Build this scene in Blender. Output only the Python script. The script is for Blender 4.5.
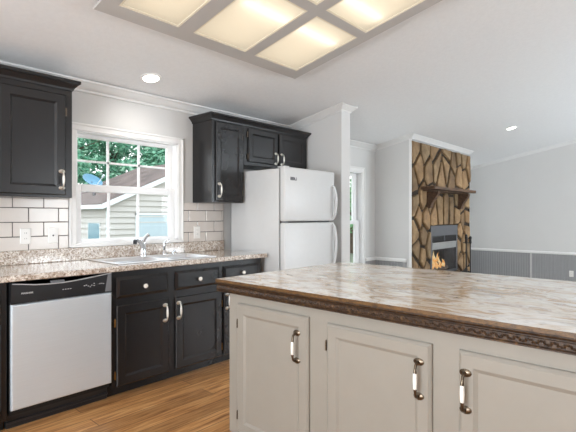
import bpy, bmesh, math, random
from mathutils import Vector, Matrix
for _o in list(bpy.data.objects): bpy.data.objects.remove(_o)
S = bpy.context.scene
COL = S.collection
V3 = Vector
# ---------------------------------------------------------------- camera, sky, big lights, exposure
cd = bpy.data.cameras.new('camera'); cam = bpy.data.objects.new('camera', cd); COL.objects.link(cam)
cd.sensor_width = 36; cd.lens = 442.03/576*36; cd.clip_start = .02; cd.clip_end = 300
cam.location = (0, 0, 1.2576); cam.rotation_euler = (math.pi/2, 0, -.8326)
S.camera = cam
W = bpy.data.worlds.new('sky'); S.world = W; W.use_nodes = True
_nt = W.node_tree; _bg = _nt.nodes['Background']
_tc = _nt.nodes.new('ShaderNodeTexCoord'); _sp = _nt.nodes.new('ShaderNodeSeparateXYZ'); _cr = _nt.nodes.new('ShaderNodeValToRGB')
_nt.links.new(_tc.outputs['Generated'], _sp.inputs[0]); _nt.links.new(_sp.outputs['Z'], _cr.inputs[0]); _nt.links.new(_cr.outputs[0], _bg.inputs[0])
_cr.color_ramp.elements[0].color = (.98, 1, 1, 1); _cr.color_ramp.elements[1].color = (.72, .86, 1, 1)
_bg.inputs[1].default_value = 2.9

def area(name, loc, rot, sx, sy, power, col=(1, 1, 1)):
    l = bpy.data.lights.new(name, 'AREA'); l.shape = 'RECTANGLE'; l.size = sx; l.size_y = sy; l.energy = power; l.color = col
    o = bpy.data.objects.new(name, l); COL.objects.link(o); o.location = loc; o.rotation_euler = rot
    return o
R = math.radians
FILL_TINT = (.82, .92, 1.0)
# added fill lights, set at made-up openings in the unseen rear and left walls
for wx, pw in ((4.4, 50), (7.9, 205)):
    area('fill_light', (wx, -4.12, 1.35), (R(132), 0, 0), 1.9, 1.5, pw, FILL_TINT)
area('fill_light', (-2.62, .6, 1.35), (0, R(-128), 0), 1.5, 2.2, 215, (.88, .94, 1))
S.view_settings.view_transform = 'Standard'; S.view_settings.look = 'None'
S.view_settings.gamma = 1; S.view_settings.exposure = 0.0; S.view_settings.use_curve_mapping = False
S.cycles.use_denoising = True
S.cycles.max_bounces = 10; S.cycles.diffuse_bounces = 6; S.cycles.glossy_bounces = 4; S.cycles.transparent_max_bounces = 12
S.cycles.sample_clamp_indirect = 6

# ---------------------------------------------------------------- materials
def srgb(r, g, b):
    f = lambda c: (c/255/12.92) if c/255 <= .04045 else ((c/255+.055)/1.055)**2.4
    return (f(r), f(g), f(b), 1)
class NM:
    def __init__(s, name):
        s.m = bpy.data.materials.new(name); s.m.use_nodes = True; s.t = s.m.node_tree; s.b = s.t.nodes['Principled BSDF']
    def n(s, typ, **kw):
        n = s.t.nodes.new(typ)
        for k, v in kw.items():
            if k in n.inputs.keys(): n.inputs[k].default_value = v
            else: setattr(n, k, v)
        return n
    def l(s, a, b): s.t.links.new(a, b)
    def coords(s, scale=(1, 1, 1), kind='Object'):
        tc = s.n('ShaderNodeTexCoord'); mp = s.n('ShaderNodeMapping'); mp.inputs['Scale'].default_value = scale
        s.l(tc.outputs[kind], mp.inputs[0]); return mp.outputs[0]
    def noise(s, co, scale, detail=4, rough=.55, dist=0):
        n = s.n('ShaderNodeTexNoise'); n.inputs['Scale'].default_value = scale; n.inputs['Detail'].default_value = detail
        n.inputs['Roughness'].default_value = rough; n.inputs['Distortion'].default_value = dist; s.l(co, n.inputs['Vector']); return n.outputs['Fac']
    def ramp(s, fac, stops):
        r = s.n('ShaderNodeValToRGB'); e = r.color_ramp.elements
        while len(e) > 1: e.remove(e[-1])
        e[0].position = stops[0][0]; e[0].color = stops[0][1]
        for p, c in stops[1:]:
            x = e.new(p); x.color = c
        s.l(fac, r.inputs[0]); return r.outputs[0]
    def mix(s, fac, a, b, mode='MIX'):
        m = s.n('ShaderNodeMix', data_type='RGBA', blend_type=mode)
        if hasattr(fac, 'links'): s.l(fac, m.inputs[0])
        else: m.inputs[0].default_value = fac
        for q, x in ((6, a), (7, b)):
            if hasattr(x, 'links'): s.l(x, m.inputs[q])
            else: m.inputs[q].default_value = x
        return m.outputs[2]
    def bump(s, h, strength=.3, dist=.01):
        b = s.n('ShaderNodeBump'); b.inputs['Strength'].default_value = strength; b.inputs['Distance'].default_value = dist
        s.l(h, b.inputs['Height']); s.l(b.outputs[0], s.b.inputs['Normal'])
    def set(s, col=None, rough=None, metal=None, spec=None, coat=None):
        if col is not None:
            if hasattr(col, 'links'): s.l(col, s.b.inputs['Base Color'])
            else: s.b.inputs['Base Color'].default_value = col
        if rough is not None: s.b.inputs['Roughness'].default_value = rough
        if metal is not None: s.b.inputs['Metallic'].default_value = metal
        if spec is not None: s.b.inputs['Specular IOR Level'].default_value = spec
        if coat is not None: s.b.inputs['Coat Weight'].default_value = coat; s.b.inputs['Coat Roughness'].default_value = .12
        return s.m
def paint(name, rgb, rough=.6, var=.03, scale=6, bump=0, bscale=120, **kw):
    a = NM(name); co = a.coords()
    c = srgb(*rgb); f = a.noise(co, scale)
    lo = tuple(x*(1-var) for x in c[:3])+(1,); hi = tuple(min(1, x*(1+var)) for x in c[:3])+(1,)
    a.set(a.ramp(f, [(.3, lo), (.7, hi)]), rough, **kw)
    if bump: a.bump(a.noise(co, bscale, 2), bump, .004)
    return a.m
M = {}
M['wall'] = paint('wall_paint', (212, 211, 209), .75, .012, 3, .05)
M['ceiling'] = paint('ceiling_texture', (228, 228, 228), .9, .02, 30, .35, 55)
M['white'] = paint('white_trim_paint', (238, 237, 235), .4, .01)
M['crown'] = paint('crown_paint', (222, 221, 219), .5, .01)
M['vinyl'] = paint('white_window_vinyl', (243, 243, 243), .35, .008)
M['wains'] = paint('gray_beadboard_paint', (156, 156, 157), .5, .02)
M['black'] = paint('charcoal_cabinet_paint', (33, 32, 33), .27, .06, 5, .012, 25, spec=.45)
M['dark'] = paint('dark_recess', (16, 16, 17), .7, .05)
M['greige'] = paint('white_island_paint', (148, 142, 132), .42, .02, 8, .05, 40)
M['porcelain'] = paint('porcelain', (246, 242, 234), .12, .01, coat=.6)
M['plate'] = paint('white_plastic', (240, 238, 234), .3, .01)
M['blackplastic'] = paint('black_plastic', (38, 39, 42), .28, .05)
M['greyplastic'] = paint('grey_plastic', (120, 122, 126), .3, .05)
M['mark'] = paint('white_print', (228, 228, 228), .5, .01)
M['badge'] = paint('grey_badge', (92, 92, 96), .4, .02)
M['fridge'] = paint('textured_white_enamel', (210, 211, 211), .33, .012, 20, .12, 260)
M['gasket'] = paint('dark_gasket', (70, 70, 72), .6, .03)
M['iron'] = paint('wrought_iron', (24, 22, 22), .5, .1)
M['mantel'] = None
def metal(name, rgb, rough, var=.1, stretch=(1, 1, 1), scale=40, b=0):
    a = NM(name); co = a.coords(stretch); f = a.noise(co, scale, 3)
    c = srgb(*rgb); a.set(a.ramp(f, [(.3, tuple(x*(1-var) for x in c[:3])+(1,)), (.7, c)]), rough, 1)
    if b: a.bump(f, b, .002)
    return a.m
M['steel'] = metal('brushed_steel', (228, 238, 246), .42, .05, (1, 1, 90), 6, .03)
M['steel'].node_tree.nodes['Principled BSDF'].inputs['Metallic'].default_value = .5
M['sinksteel'] = metal('satin_sink_steel', (232, 233, 235), .28, .04, (30, 1, 1), 8)
M['chrome'] = metal('chrome', (225, 226, 228), .13, .03)
M['pewter'] = metal('antique_pewter', (122, 108, 92), .3, .45, (1, 1, 1), 180)
M['nickel'] = metal('bright_nickel', (226, 222, 214), .3, .12, (1, 1, 1), 180)
M['brass'] = metal('aged_brass', (158, 122, 70), .35, .2)
M['frame'] = paint('taupe_light_frame', (184, 180, 176), .45, .02)
M['cream'] = paint('cream_bead', (232, 223, 202), .4, .02)
def wood(name, c1, c2, rough, stretch, scale=5):
    a = NM(name); co = a.coords(stretch); f = a.noise(co, scale, 6, .6, .6)
    a.set(a.ramp(f, [(.3, srgb(*c1)), (.7, srgb(*c2))]), rough); a.bump(f, .25, .004); return a.m
M['mantel'] = wood('rough_dark_mantel_wood', (48, 31, 20), (96, 68, 44), .65, (1, 6, 6))
M['log'] = wood('charred_log', (30, 24, 20), (120, 100, 84), .9, (3, 12, 12))
M['bark'] = wood('bark', (60, 48, 38), (110, 92, 76), .9, (6, 6, 1))
# floor: oak laminate planks running along x
a = NM('oak_laminate_floor'); co = a.coords()
br = a.n('ShaderNodeTexBrick'); br.offset = .37; br.inputs['Scale'].default_value = 1; br.inputs['Brick Width'].default_value = 1.2; br.inputs['Row Height'].default_value = .125
br.inputs['Mortar Size'].default_value = .0022; br.inputs['Mortar Smooth'].default_value = .3; br.inputs['Bias'].default_value = 0
br.inputs['Color1'].default_value = (.2, .2, .2, 1); br.inputs['Color2'].default_value = (.8, .8, .8, 1); br.inputs['Mortar'].default_value = (.5, .5, .5, 1)
a.l(co, br.inputs['Vector'])
g = a.noise(a.coords((1.4, 22, 1)), 2.2, 7, .65, .8)
base = a.ramp(g, [(.28, srgb(126, 82, 48)), (.5, srgb(202, 148, 94)), (.74, srgb(236, 192, 138))])
tint = a.ramp(br.outputs['Color'], [(.15, (.66, .63, .60, 1)), (.85, (1.08, 1.06, 1.02, 1))])
c = a.mix(1.0, base, tint, 'MULTIPLY'); c = a.mix(br.outputs['Fac'], c, srgb(86, 56, 34))
a.set(c, .34); a.bump(g, .08, .003); M['floor'] = a.m
# speckled window-wall counter
a = NM('speckled_laminate'); co = a.coords((1, 1, 1))
f1 = a.noise(co, 85, 3, .7); f2 = a.noise(co, 22, 4, .6)
c = a.ramp(f1, [(.32, srgb(92, 76, 66)), (.41, srgb(164, 146, 130)), (.51, srgb(214, 202, 189)), (.65, srgb(242, 237, 230))])
c = a.mix(a.ramp(f2, [(.45, (0, 0, 0, 1)), (.62, (.55, .55, .55, 1))]), c, srgb(150, 124, 102))
a.set(c, .16, coat=1.0, spec=.9); M['speckle'] = a.m
# island counter: streaked marble laminate
a = NM('streaked_marble_laminate'); co = a.coords((1.0, .42, 1))
w = a.noise(co, 3.0, 3, .6)
mp = a.n('ShaderNodeVectorMath', operation='ADD'); cb = a.n('ShaderNodeCombineXYZ'); a.l(w, cb.inputs[0]); a.l(w, cb.inputs[2])
a.l(co, mp.inputs[0]); a.l(cb.outputs[0], mp.inputs[1])
f = a.noise(mp.outputs[0], 4.2, 9, .72, 1.5); f2 = a.noise(mp.outputs[0], 13, 6, .7, .9)
c = a.ramp(f, [(.32, srgb(150, 116, 86)), (.42, srgb(208, 182, 150)), (.49, srgb(240, 231, 218)), (.57, srgb(252, 251, 249))])
c = a.mix(a.ramp(f2, [(.5, (0, 0, 0, 1)), (.66, (.75, .75, .75, 1))]), c, srgb(160, 146, 134))
a.set(c, .18, coat=.6); M['marble'] = a.m
# carved moulding
a = NM('carved_walnut_moulding'); co = a.coords(); f = a.noise(co, 60, 5, .7)
geo = a.n('ShaderNodeNewGeometry')
c = a.ramp(f, [(.3, srgb(30, 18, 10)), (.55, srgb(62, 42, 25)), (.8, srgb(120, 90, 52))])
a.set(c, .4); M['carved'] = a.m
M['edgewood'] = wood('worn_brown_edge', (52, 34, 18), (124, 90, 50), .4, (12, 12, 30), 4)
# stone
a = NM('tan_field_stone'); co = a.coords(); f = a.noise(co, 4, 7, .65, .4); f3 = a.noise(co, 26, 5, .7)
geo = a.n('ShaderNodeNewGeometry')
c = a.ramp(f, [(.25, srgb(96, 78, 57)), (.5, srgb(140, 116, 86)), (.75, srgb(176, 152, 118))])
rc = a.ramp(geo.outputs['Random Per Island'], [(0, (.50, .47, .44, 1)), (.35, (.86, .80, .72, 1)), (.7, (.98, .88, .76, 1)), (1, (.84, .84, .82, 1))])
c = a.mix(1, c, rc, 'MULTIPLY'); c = a.mix(a.ramp(f3, [(.55, (0, 0, 0, 1)), (.75, (.5, .5, .5, 1))]), c, srgb(104, 82, 60))
a.set(c, .8); a.bump(f, .5, .03); M['stone'] = a.m
M['mortar'] = paint('dark_mortar', (48, 38, 28), .95, .2, 30, .4, 60)
M['tile'] = paint('glazed_white_tile', (219, 211, 204), .12, .02, 10, coat=.3)
M['grout'] = paint('dark_grey_grout', (92, 88, 86), .9, .06)
def emis(name, rgb, st):
    a = NM(name); a.set(srgb(*rgb), .5); a.b.inputs['Emission Color'].default_value = srgb(*rgb); a.b.inputs['Emission Strength'].default_value = st; return a.m
M['lens'] = emis('lit_downlight_lens', (255, 250, 240), 7)
M['tube'] = emis('lit_fluorescent_tube', (255, 250, 242), 2.1)
# diffuser: lit acrylic, tubes glow through
a = NM('lit_acrylic_diffuser'); co = a.coords(); f = a.noise(co, 190, 2)
out = a.t.nodes['Material Output']; tr = a.n('ShaderNodeBsdfTranslucent'); tr.inputs[0].default_value = srgb(240, 236, 228)
tp = a.n('ShaderNodeBsdfTransparent'); mx = a.n('ShaderNodeMixShader'); mx.inputs[0].default_value = .10
a.l(tr.outputs[0], mx.inputs[1]); a.l(tp.outputs[0], mx.inputs[2])
em = a.n('ShaderNodeEmission'); a.l(a.ramp(f, [(.35, srgb(240, 227, 203)), (.65, srgb(250, 240, 220))]), em.inputs[0]); em.inputs[1].default_value = .22
ad = a.n('ShaderNodeAddShader'); a.l(mx.outputs[0], ad.inputs[0]); a.l(em.outputs[0], ad.inputs[1]); a.l(ad.outputs[0], out.inputs[0]); M['diffuser'] = a.m
# window glass
a = NM('window_glass'); out = a.t.nodes['Material Output']; tp = a.n('ShaderNodeBsdfTransparent'); gl = a.n('ShaderNodeBsdfGlossy'); gl.inputs['Roughness'].default_value = .02
mx = a.n('ShaderNodeMixShader'); lw = a.n('ShaderNodeLayerWeight'); lw.inputs[0].default_value = .5
pw = a.n('ShaderNodeMath', operation='POWER'); a.l(lw.outputs['Facing'], pw.inputs[0]); pw.inputs[1].default_value = 4
ml = a.n('ShaderNodeMath', operation='MULTIPLY_ADD'); a.l(pw.outputs[0], ml.inputs[0]); ml.inputs[1].default_value = .40; ml.inputs[2].default_value = .006
a.l(ml.outputs[0], mx.inputs[0]); a.l(tp.outputs[0], mx.inputs[1]); a.l(gl.outputs[0], mx.inputs[2]); a.l(mx.outputs[0], out.inputs[0]); M['glass'] = a.m
# fire
a = NM('flame'); co = a.coords(); f = a.noise(co, 14, 3)
a.set((0, 0, 0, 1), 1); a.l(a.ramp(f, [(.35, srgb(255, 170, 80)), (.65, srgb(255, 226, 170))]), a.b.inputs['Emission Color']); a.b.inputs['Emission Strength'].default_value = .8; M['flame'] = a.m
# exterior
a = NM('leaves'); geo = a.n('ShaderNodeNewGeometry'); a.set(a.ramp(geo.outputs['Random Per Island'], [(0, srgb(66, 128, 98)), (.5, srgb(106, 170, 138)), (1, srgb(168, 212, 184))]), .6); M['leaf'] = a.m
a = NM('leaves_light'); geo = a.n('ShaderNodeNewGeometry'); a.set(a.ramp(geo.outputs['Random Per Island'], [(0, srgb(78, 130, 84)), (.5, srgb(120, 176, 120)), (1, srgb(176, 214, 170))]), .6); M['leaf2'] = a.m
M['grass'] = paint('lawn_grass', (104, 112, 90), .95, .25, 12, .5, 40)
M['siding'] = paint('cream_vinyl_siding', (188, 184, 178), .6, .02)
M['shingle'] = paint('weathered_shingles', (104, 89, 82), .95, .35, 1.3, .5, 30)
M['fascia'] = paint('white_fascia', (214, 220, 220), .5, .01)
M['garage'] = paint('pale_blue_door', (176, 192, 198), .5, .02)
M['bluepane'] = paint('blue_grey_pane', (96, 138, 152), .25, .04)
M['dish'] = paint('blue_grey_dish', (84, 134, 158), .4, .05)

# ---------------------------------------------------------------- mesh helpers
class MB:
    def __init__(s): s.bm = bmesh.new(); s.mi = 0
    def face(s, vs):
        try:
            f = s.bm.faces.new(vs); f.material_index = s.mi; return f
        except ValueError: return None
    def box(s, x0, x1, y0, y1, z0, z1, bev=0, seg=1):
        vs = [s.bm.verts.new((x, y, z)) for x in (x0, x1) for y in (y0, y1) for z in (z0, z1)]
        fs = [s.face([vs[i] for i in q]) for q in ((0, 1, 3, 2), (4, 6, 7, 5), (0, 4, 5, 1), (2, 3, 7, 6), (0, 2, 6, 4), (1, 5, 7, 3))]
        if bev:
            es = list({e for f in fs for e in f.edges})
            r = bmesh.ops.bevel(s.bm, geom=es, offset=bev, segments=seg, affect='EDGES', profile=.5, clamp_overlap=True)
            for f in r['faces']: f.material_index = s.mi
        return s
    def prism(s, pts, d):
        """polygon pts (3D) extruded by vector d"""
        d = V3(d); a = [s.bm.verts.new(p) for p in pts]; b = [s.bm.verts.new(V3(p)+d) for p in pts]; n = len(pts)
        s.face(a[::-1]); s.face(b)
        for i in range(n): s.face([a[i], a[(i+1) % n], b[(i+1) % n], b[i]])
        return s
    def rings(s, o, u, v, n, w, h, rs):
        """stacked rectangular rings (inset, height) -> panel with back cap and front cap"""
        o, u, v, n = V3(o), V3(u), V3(v), V3(n); prev = None
        for k, (i, d) in enumerate(rs):
            L = [s.bm.verts.new(o+u*a+v*b+n*d) for a, b in ((i, i), (w-i, i), (w-i, h-i), (i, h-i))]
            if prev is None: s.face(L[::-1])
            else:
                for q in range(4): s.face([prev[q], prev[(q+1) % 4], L[(q+1) % 4], L[q]])
            prev = L
        s.face(prev); return s
    def tube(s, pts, r, seg=10, cap=True, flat=None):
        pts = [V3(p) for p in pts]; n = len(pts); rr = r if isinstance(r, (list, tuple)) else [r]*n
        t = (pts[1]-pts[0]).normalized(); up = V3((0, 0, 1)) if abs(t.z) < .9 else V3((1, 0, 0))
        x = t.cross(up).normalized(); prev = None
        for i in range(n):
            if i == 0: tt = t
            elif i == n-1: tt = (pts[i]-pts[i-1]).normalized()
            else: tt = ((pts[i+1]-pts[i]).normalized()+(pts[i]-pts[i-1]).normalized()).normalized()
            x = (x-tt*x.dot(tt)).normalized(); y = tt.cross(x)
            L = [s.bm.verts.new(pts[i]+(x*math.cos(q*2*math.pi/seg)+y*math.sin(q*2*math.pi/seg))*rr[i]) for q in range(seg)]
            if prev is None:
                if cap: s.face(L[::-1])
            else:
                for q in range(seg): s.face([prev[q], prev[(q+1) % seg], L[(q+1) % seg], L[q]])
            prev = L
        if cap: s.face(prev)
        return s
    def lathe(s, c, axis, prof, seg=20, sx=1, sy=1, up=None):
        """prof: (radius, height along axis)"""
        c, ax = V3(c), V3(axis).normalized(); up = V3(up) if up else (V3((0, 0, 1)) if abs(ax.z) < .9 else V3((1, 0, 0)))
        x = ax.cross(up).normalized(); y = ax.cross(x); prev = None
        for r, h in prof:
            L = [s.bm.verts.new(c+ax*h+(x*math.cos(q*2*math.pi/seg)*sx+y*math.sin(q*2*math.pi/seg)*sy)*max(r, 1e-5)) for q in range(seg)]
            if prev is None: s.face(L[::-1])
            else:
                for q in range(seg): s.face([prev[q], prev[(q+1) % seg], L[(q+1) % seg], L[q]])
            prev = L
        s.face(prev); return s
    def grid(s, us, vs, holes, fn, th):
        """plate over us x vs (skipping cells listed in holes), fn(u,v)->point, extruded by vector th"""
        P = {}
        for i, u in enumerate(us):
            for j, v in enumerate(vs): P[i, j] = s.bm.verts.new(fn(u, v))
        fs = []
        for i in range(len(us)-1):
            for j in range(len(vs)-1):
                if (i, j) in holes: continue
                fs.append(s.face([P[i, j], P[i+1, j], P[i+1, j+1], P[i, j+1]]))
        r = bmesh.ops.extrude_face_region(s.bm, geom=fs, use_keep_orig=True)
        for e in r['geom']:
            if isinstance(e, bmesh.types.BMVert): e.co += V3(th)
        loose = [v for v in s.bm.verts if not v.link_faces]
        bmesh.ops.delete(s.bm, geom=loose, context='VERTS'); return s
    def build(s, name, mat, parent=None, smooth=False, world=True):
        bm = s.bm
        bmesh.ops.recalc_face_normals(bm, faces=bm.faces)
        me = bpy.data.meshes.new(name)
        if parent is not None and world:
            off = -parent_world(parent)
            bmesh.ops.translate(bm, verts=bm.verts, vec=off)
        bm.to_mesh(me); bm.free()
        for m in (mat if isinstance(mat, (list, tuple)) else [mat]): me.materials.append(m)
        if smooth:
            for p in me.polygons: p.use_smooth = True
            try: me.set_sharp_from_angle(angle=R(40))
            except Exception: pass
        o = bpy.data.objects.new(name, me); COL.objects.link(o)
        if parent is not None: o.parent = parent
        return o
def parent_world(p):
    v = V3((0, 0, 0))
    while p is not None: v += p.location; p = p.parent
    return v
def tag(o, label, cat, group=None, kind=None):
    o['label'] = label; o['category'] = cat
    if group: o['group'] = group
    if kind: o['kind'] = kind
    return o
def struct(o, label=None, cat=None):
    o['kind'] = 'structure'
    if label: o['label'] = label
    if cat: o['category'] = cat
    return o
def thing(name, loc, label, cat, group=None):
    o = bpy.data.objects.new(name, None); o.empty_display_size = .1; COL.objects.link(o); o.location = loc
    return tag(o, label, cat, group)

# ---------------------------------------------------------------- key dimensions
YW = 3.523; ZC = 2.3057; SL = .1911; XR = 9.71; XL = -2.5; YR = -4.0; YRIDGE = -.1
def zc(y): return ZC+(YW-y)*SL if y >= YRIDGE else ZC+(YW-YRIDGE)*SL-(YRIDGE-y)*SL
XP0, XP1, YP = 3.89, 4.05, 2.764           # partition beside the fridge
XC0, XC1, YC = 5.827, 8.05, 2.928          # chimney breast

# ---------------------------------------------------------------- structure
b = MB(); b.box(4.06, XR+.15, YR-.15, YW+.15, -.12, 0); struct(b.build('floor', paint('bounce_grey_floor', (196, 195, 193), .95, .05, 40)), 'unseen floor of the living area, made pale grey for neutral bounce light', 'floor')  # hidden floor; pale grey invented to keep the bounced light neutral
b = MB(); b.box(XL-.15, 4.06, YR-.15, YW+.15, -.12, 0); struct(b.build('floor', M['floor']), 'oak laminate plank floor of the open kitchen', 'floor')
b = MB()
yy = [YW+.15, YRIDGE, YR-.15]
for p, q in ((0, 1), (1, 2)):
    b.prism([(XL-.15, yy[p], zc(yy[p])), (XR+.15, yy[p], zc(yy[p])), (XR+.15, yy[q], zc(yy[q])), (XL-.15, yy[q], zc(yy[q]))], (0, 0, .12))
struct(b.build('ceiling', M['ceiling']), 'sloped light grey textured ceiling rising to a ridge', 'ceiling')
# window wall with two openings
KW = (1.428, 2.345, 1.040, 1.925); LW = (4.85, 5.45, .35, 1.885)
b = MB(); xs = [XL-.15, KW[0], KW[1], LW[0], LW[1], XR+.15]; zs = [0, LW[2], KW[2], LW[3], KW[3], ZC]
holes = {(1, 2), (1, 3), (3, 1), (3, 2)}
b.grid(xs, zs, holes, lambda u, v: (u, YW, v), (0, .13, 0)); struct(b.build('wall_back', M['wall']), 'light grey painted window wall behind the sink and fridge', 'wall')
def gable(x0, x1, name, lab):
    b = MB(); pts = [(x0, YR, 0), (x0, YW, 0), (x0, YW, zc(YW)), (x0, YRIDGE, zc(YRIDGE)), (x0, YR, zc(YR))]
    b.prism(pts, (x1-x0, 0, 0)); return struct(b.build(name, M['wall']), lab, 'wall')
gable(XR, XR+.13, 'wall_right', 'light grey end wall beyond the stone fireplace')
b = MB(); b.grid([YR, -.55, 1.75, YW], [0, .55, 2.15, ZC], {(1, 1)}, lambda u, v: (XL, u, v), (-.1, 0, 0))  # unseen wall; opening added to let the left fill light in
b.prism([(XL, YR, ZC), (XL, YW, ZC), (XL, YRIDGE, zc(YRIDGE)), (XL, YR, zc(YR))], (-.1, 0, 0))
struct(b.build('wall_left', M['wall']), 'light grey side wall behind the camera', 'wall')
b = MB(); b.grid([XL, -.6, 1.4, 3.4, 5.4, 6.9, 8.9, XR], [0, .55, 2.15, zc(YR)], {(3, 1), (5, 1)}, lambda u, v: (u, YR, v), (0, -.1, 0))  # unseen wall; openings added to let the rear fill lights in
struct(b.build('wall_rear', M['wall']), 'light grey wall behind the camera with openings added for fill light', 'wall')
# partition and chimney breast (sloped tops)
def block(name, x0, x1, y0, y1, mat, lab):
    b = MB(); b.prism([(x0, y0, 0), (x0, y1, 0), (x0, y1, zc(y1)), (x0, y0, zc(y0))], (x1-x0, 0, 0))
    return struct(b.build(name, mat), lab, 'wall')
block('wall_partition', XP0, XP1, YP, YW, M['wall'], 'short grey partition wall at the right of the white fridge')
b = MB(); zt = zc(YC)
b.grid([XC0, 6.435, 7.475, XC1], [0, .34, 1.105, zt], {(1, 1)}, lambda u, v: (u, YC+.036, v), (0, .05, 0))
for x0_ in (XC0, XC1-.05): b.prism([(x0_, YC+.086, 0), (x0_, YW, 0), (x0_, YW, zc(YW)), (x0_, YC+.086, zc(YC+.086))], (.05, 0, 0))
struct(b.build('wall_chimney', M['wall']), 'grey painted chimney breast behind the stone fireplace', 'wall')
# crown mouldings
tn = [0]
def trimname():
    tn[0] += 1; return 'trim_%d' % tn[0]
PROF = [(0, 0), (.075, 0), (.075, -.012), (.06, -.022), (.03, -.052), (.014, -.064), (.014, -.082), (0, -.082)]
def crown(p0, p1, outd, lab, k=1.0, ext0=0, ext1=0, kz=None):
    p0, p1, outd = V3(p0), V3(p1), V3(outd); d = (p1-p0).normalized(); kz = kz or k
    b = MB()
    A = [p0+outd*(u*k)+V3((0, 0, w*kz))+d*(-ext0*u*k) for u, w in PROF]; Bq = [p1+outd*(u*k)+V3((0, 0, w*kz))+d*(ext1*u*k) for u, w in PROF]
    va = [b.bm.verts.new(p) for p in A]; vb = [b.bm.verts.new(p) for p in Bq]; n = len(A)
    b.face(va[::-1]); b.face(vb)
    for i in range(n): b.face([va[i], va[(i+1) % n], vb[(i+1) % n], vb[i]])
    return struct(b.build(trimname(), M['crown']), lab, 'crown moulding')
crown((XL, YW, ZC+.004), (XP0, YW, ZC+.004), (0, -1, 0), 'white crown moulding along the kitchen window wall')
crown((XP0, YW, zc(YW)), (XP0, YP, zc(YP)), (-1, 0, 0), 'white crown moulding sloping up the partition beside the fridge', .8, 0, 1)
crown((XP0, YP, zc(YP)), (XP1, YP, zc(YP)), (0, -1, 0), 'white crown cap on the end of the partition wall', .8, 1, 1)
crown((XP1, YP, zc(YP)), (XP1, YW, zc(YW)), (1, 0, 0), 'white crown moulding on the far face of the partition', .8, 1, 0)
crown((XP1, YW, ZC+.004), (XC0, YW, ZC+.004), (0, -1, 0), 'white crown moulding in the window alcove left of the fireplace')
crown((XC0, YW, zc(YW)), (XC0, YC, zc(YC)), (-1, 0, 0), 'white crown moulding sloping up the grey side of the chimney breast', .8, 0, 1)
crown((XC0, YC, zc(YC)), (XC1, YC, zc(YC)), (0, -1, 0), 'white crown moulding along the top of the stone fireplace', .8, 1, 1)
crown((XC1, YW, ZC), (XR, YW, ZC), (0, -1, 0), 'white crown moulding right of the chimney breast')
crown((XR, YW, zc(YW)), (XR, YRIDGE, zc(YRIDGE)), (-1, 0, 0), 'white crown moulding sloping up the end wall', .7)
# corner bead beside the stone
b = MB(); b.box(XC0-.012, XC0+.003, YC+.0, YC+.035, 0, zc(YC)-.06); struct(b.build(trimname(), M['white']), 'white corner trim board beside the stone face', 'trim')
# beadboard wainscot + chair rails
def beadboard(p0, p1, outd, z1, lab, railz):
    p0, p1, outd = V3(p0), V3(p1), V3(outd); L = (p1-p0).length; d = (p1-p0).normalized(); n = int(L/.045)
    b = MB(); pts = []
    for i in range(n):
        s0 = i*L/n; s1 = (i+1)*L/n
        pts += [(s0, .004), (s0+.005, .012), (s1-.005, .012)]
    pts.append((L, .004))
    lo = [b.bm.verts.new(p0+d*s+outd*t) for s, t in pts]; hi = [b.bm.verts.new(p0+d*s+outd*t+V3((0, 0, z1))) for s, t in pts]
    for i in range(len(pts)-1): b.face([lo[i], lo[i+1], hi[i+1], hi[i]])
    # back faces close the sheet
    a0 = b.bm.verts.new(p0); a1 = b.bm.verts.new(p1); a2 = b.bm.verts.new(p1+V3((0, 0, z1))); a3 = b.bm.verts.new(p0+V3((0, 0, z1)))
    b.face([a0, a3, a2, a1]); b.face([a3, *hi, a2]); b.face([a1, *lo[::-1], a0])
    struct(b.build(trimname(), M['wains']), 'grey beadboard wainscot '+lab, 'wainscot')
    b = MB(); prof = [(0, 0), (.02, 0), (.032, .018), (.032, .036), (.018, .05), (0, .05)]
    b.prism([p0+outd*u+V3((0, 0, railz-.05+w)) for u, w in prof], p1-p0)
    struct(b.build(trimname(), M['white']), 'white chair rail '+lab, 'chair rail')
beadboard((XR, YRIDGE-2, 0), (XR, YW, 0), (-1, 0, 0), .53, 'on the end wall', .575)
beadboard((5.535, YW, 0), (XC0, YW, 0), (0, -1, 0), .60, 'below the alcove window wall', .645)
beadboard((XC0, YC+.075, 0), (XC0, YW, 0), (-1, 0, 0), .60, 'on the side of the chimney breast', .645)
beadboard((XC1, YW, 0), (XR, YW, 0), (0, -1, 0), .53, 'right of the chimney breast', .575)
b = MB(); b.box(XR-.022, XR, 2.315, 2.34, 0, .53); struct(b.build(trimname(), M['wall']), 'pale vertical batten in the beadboard of the end wall', 'trim')

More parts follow.
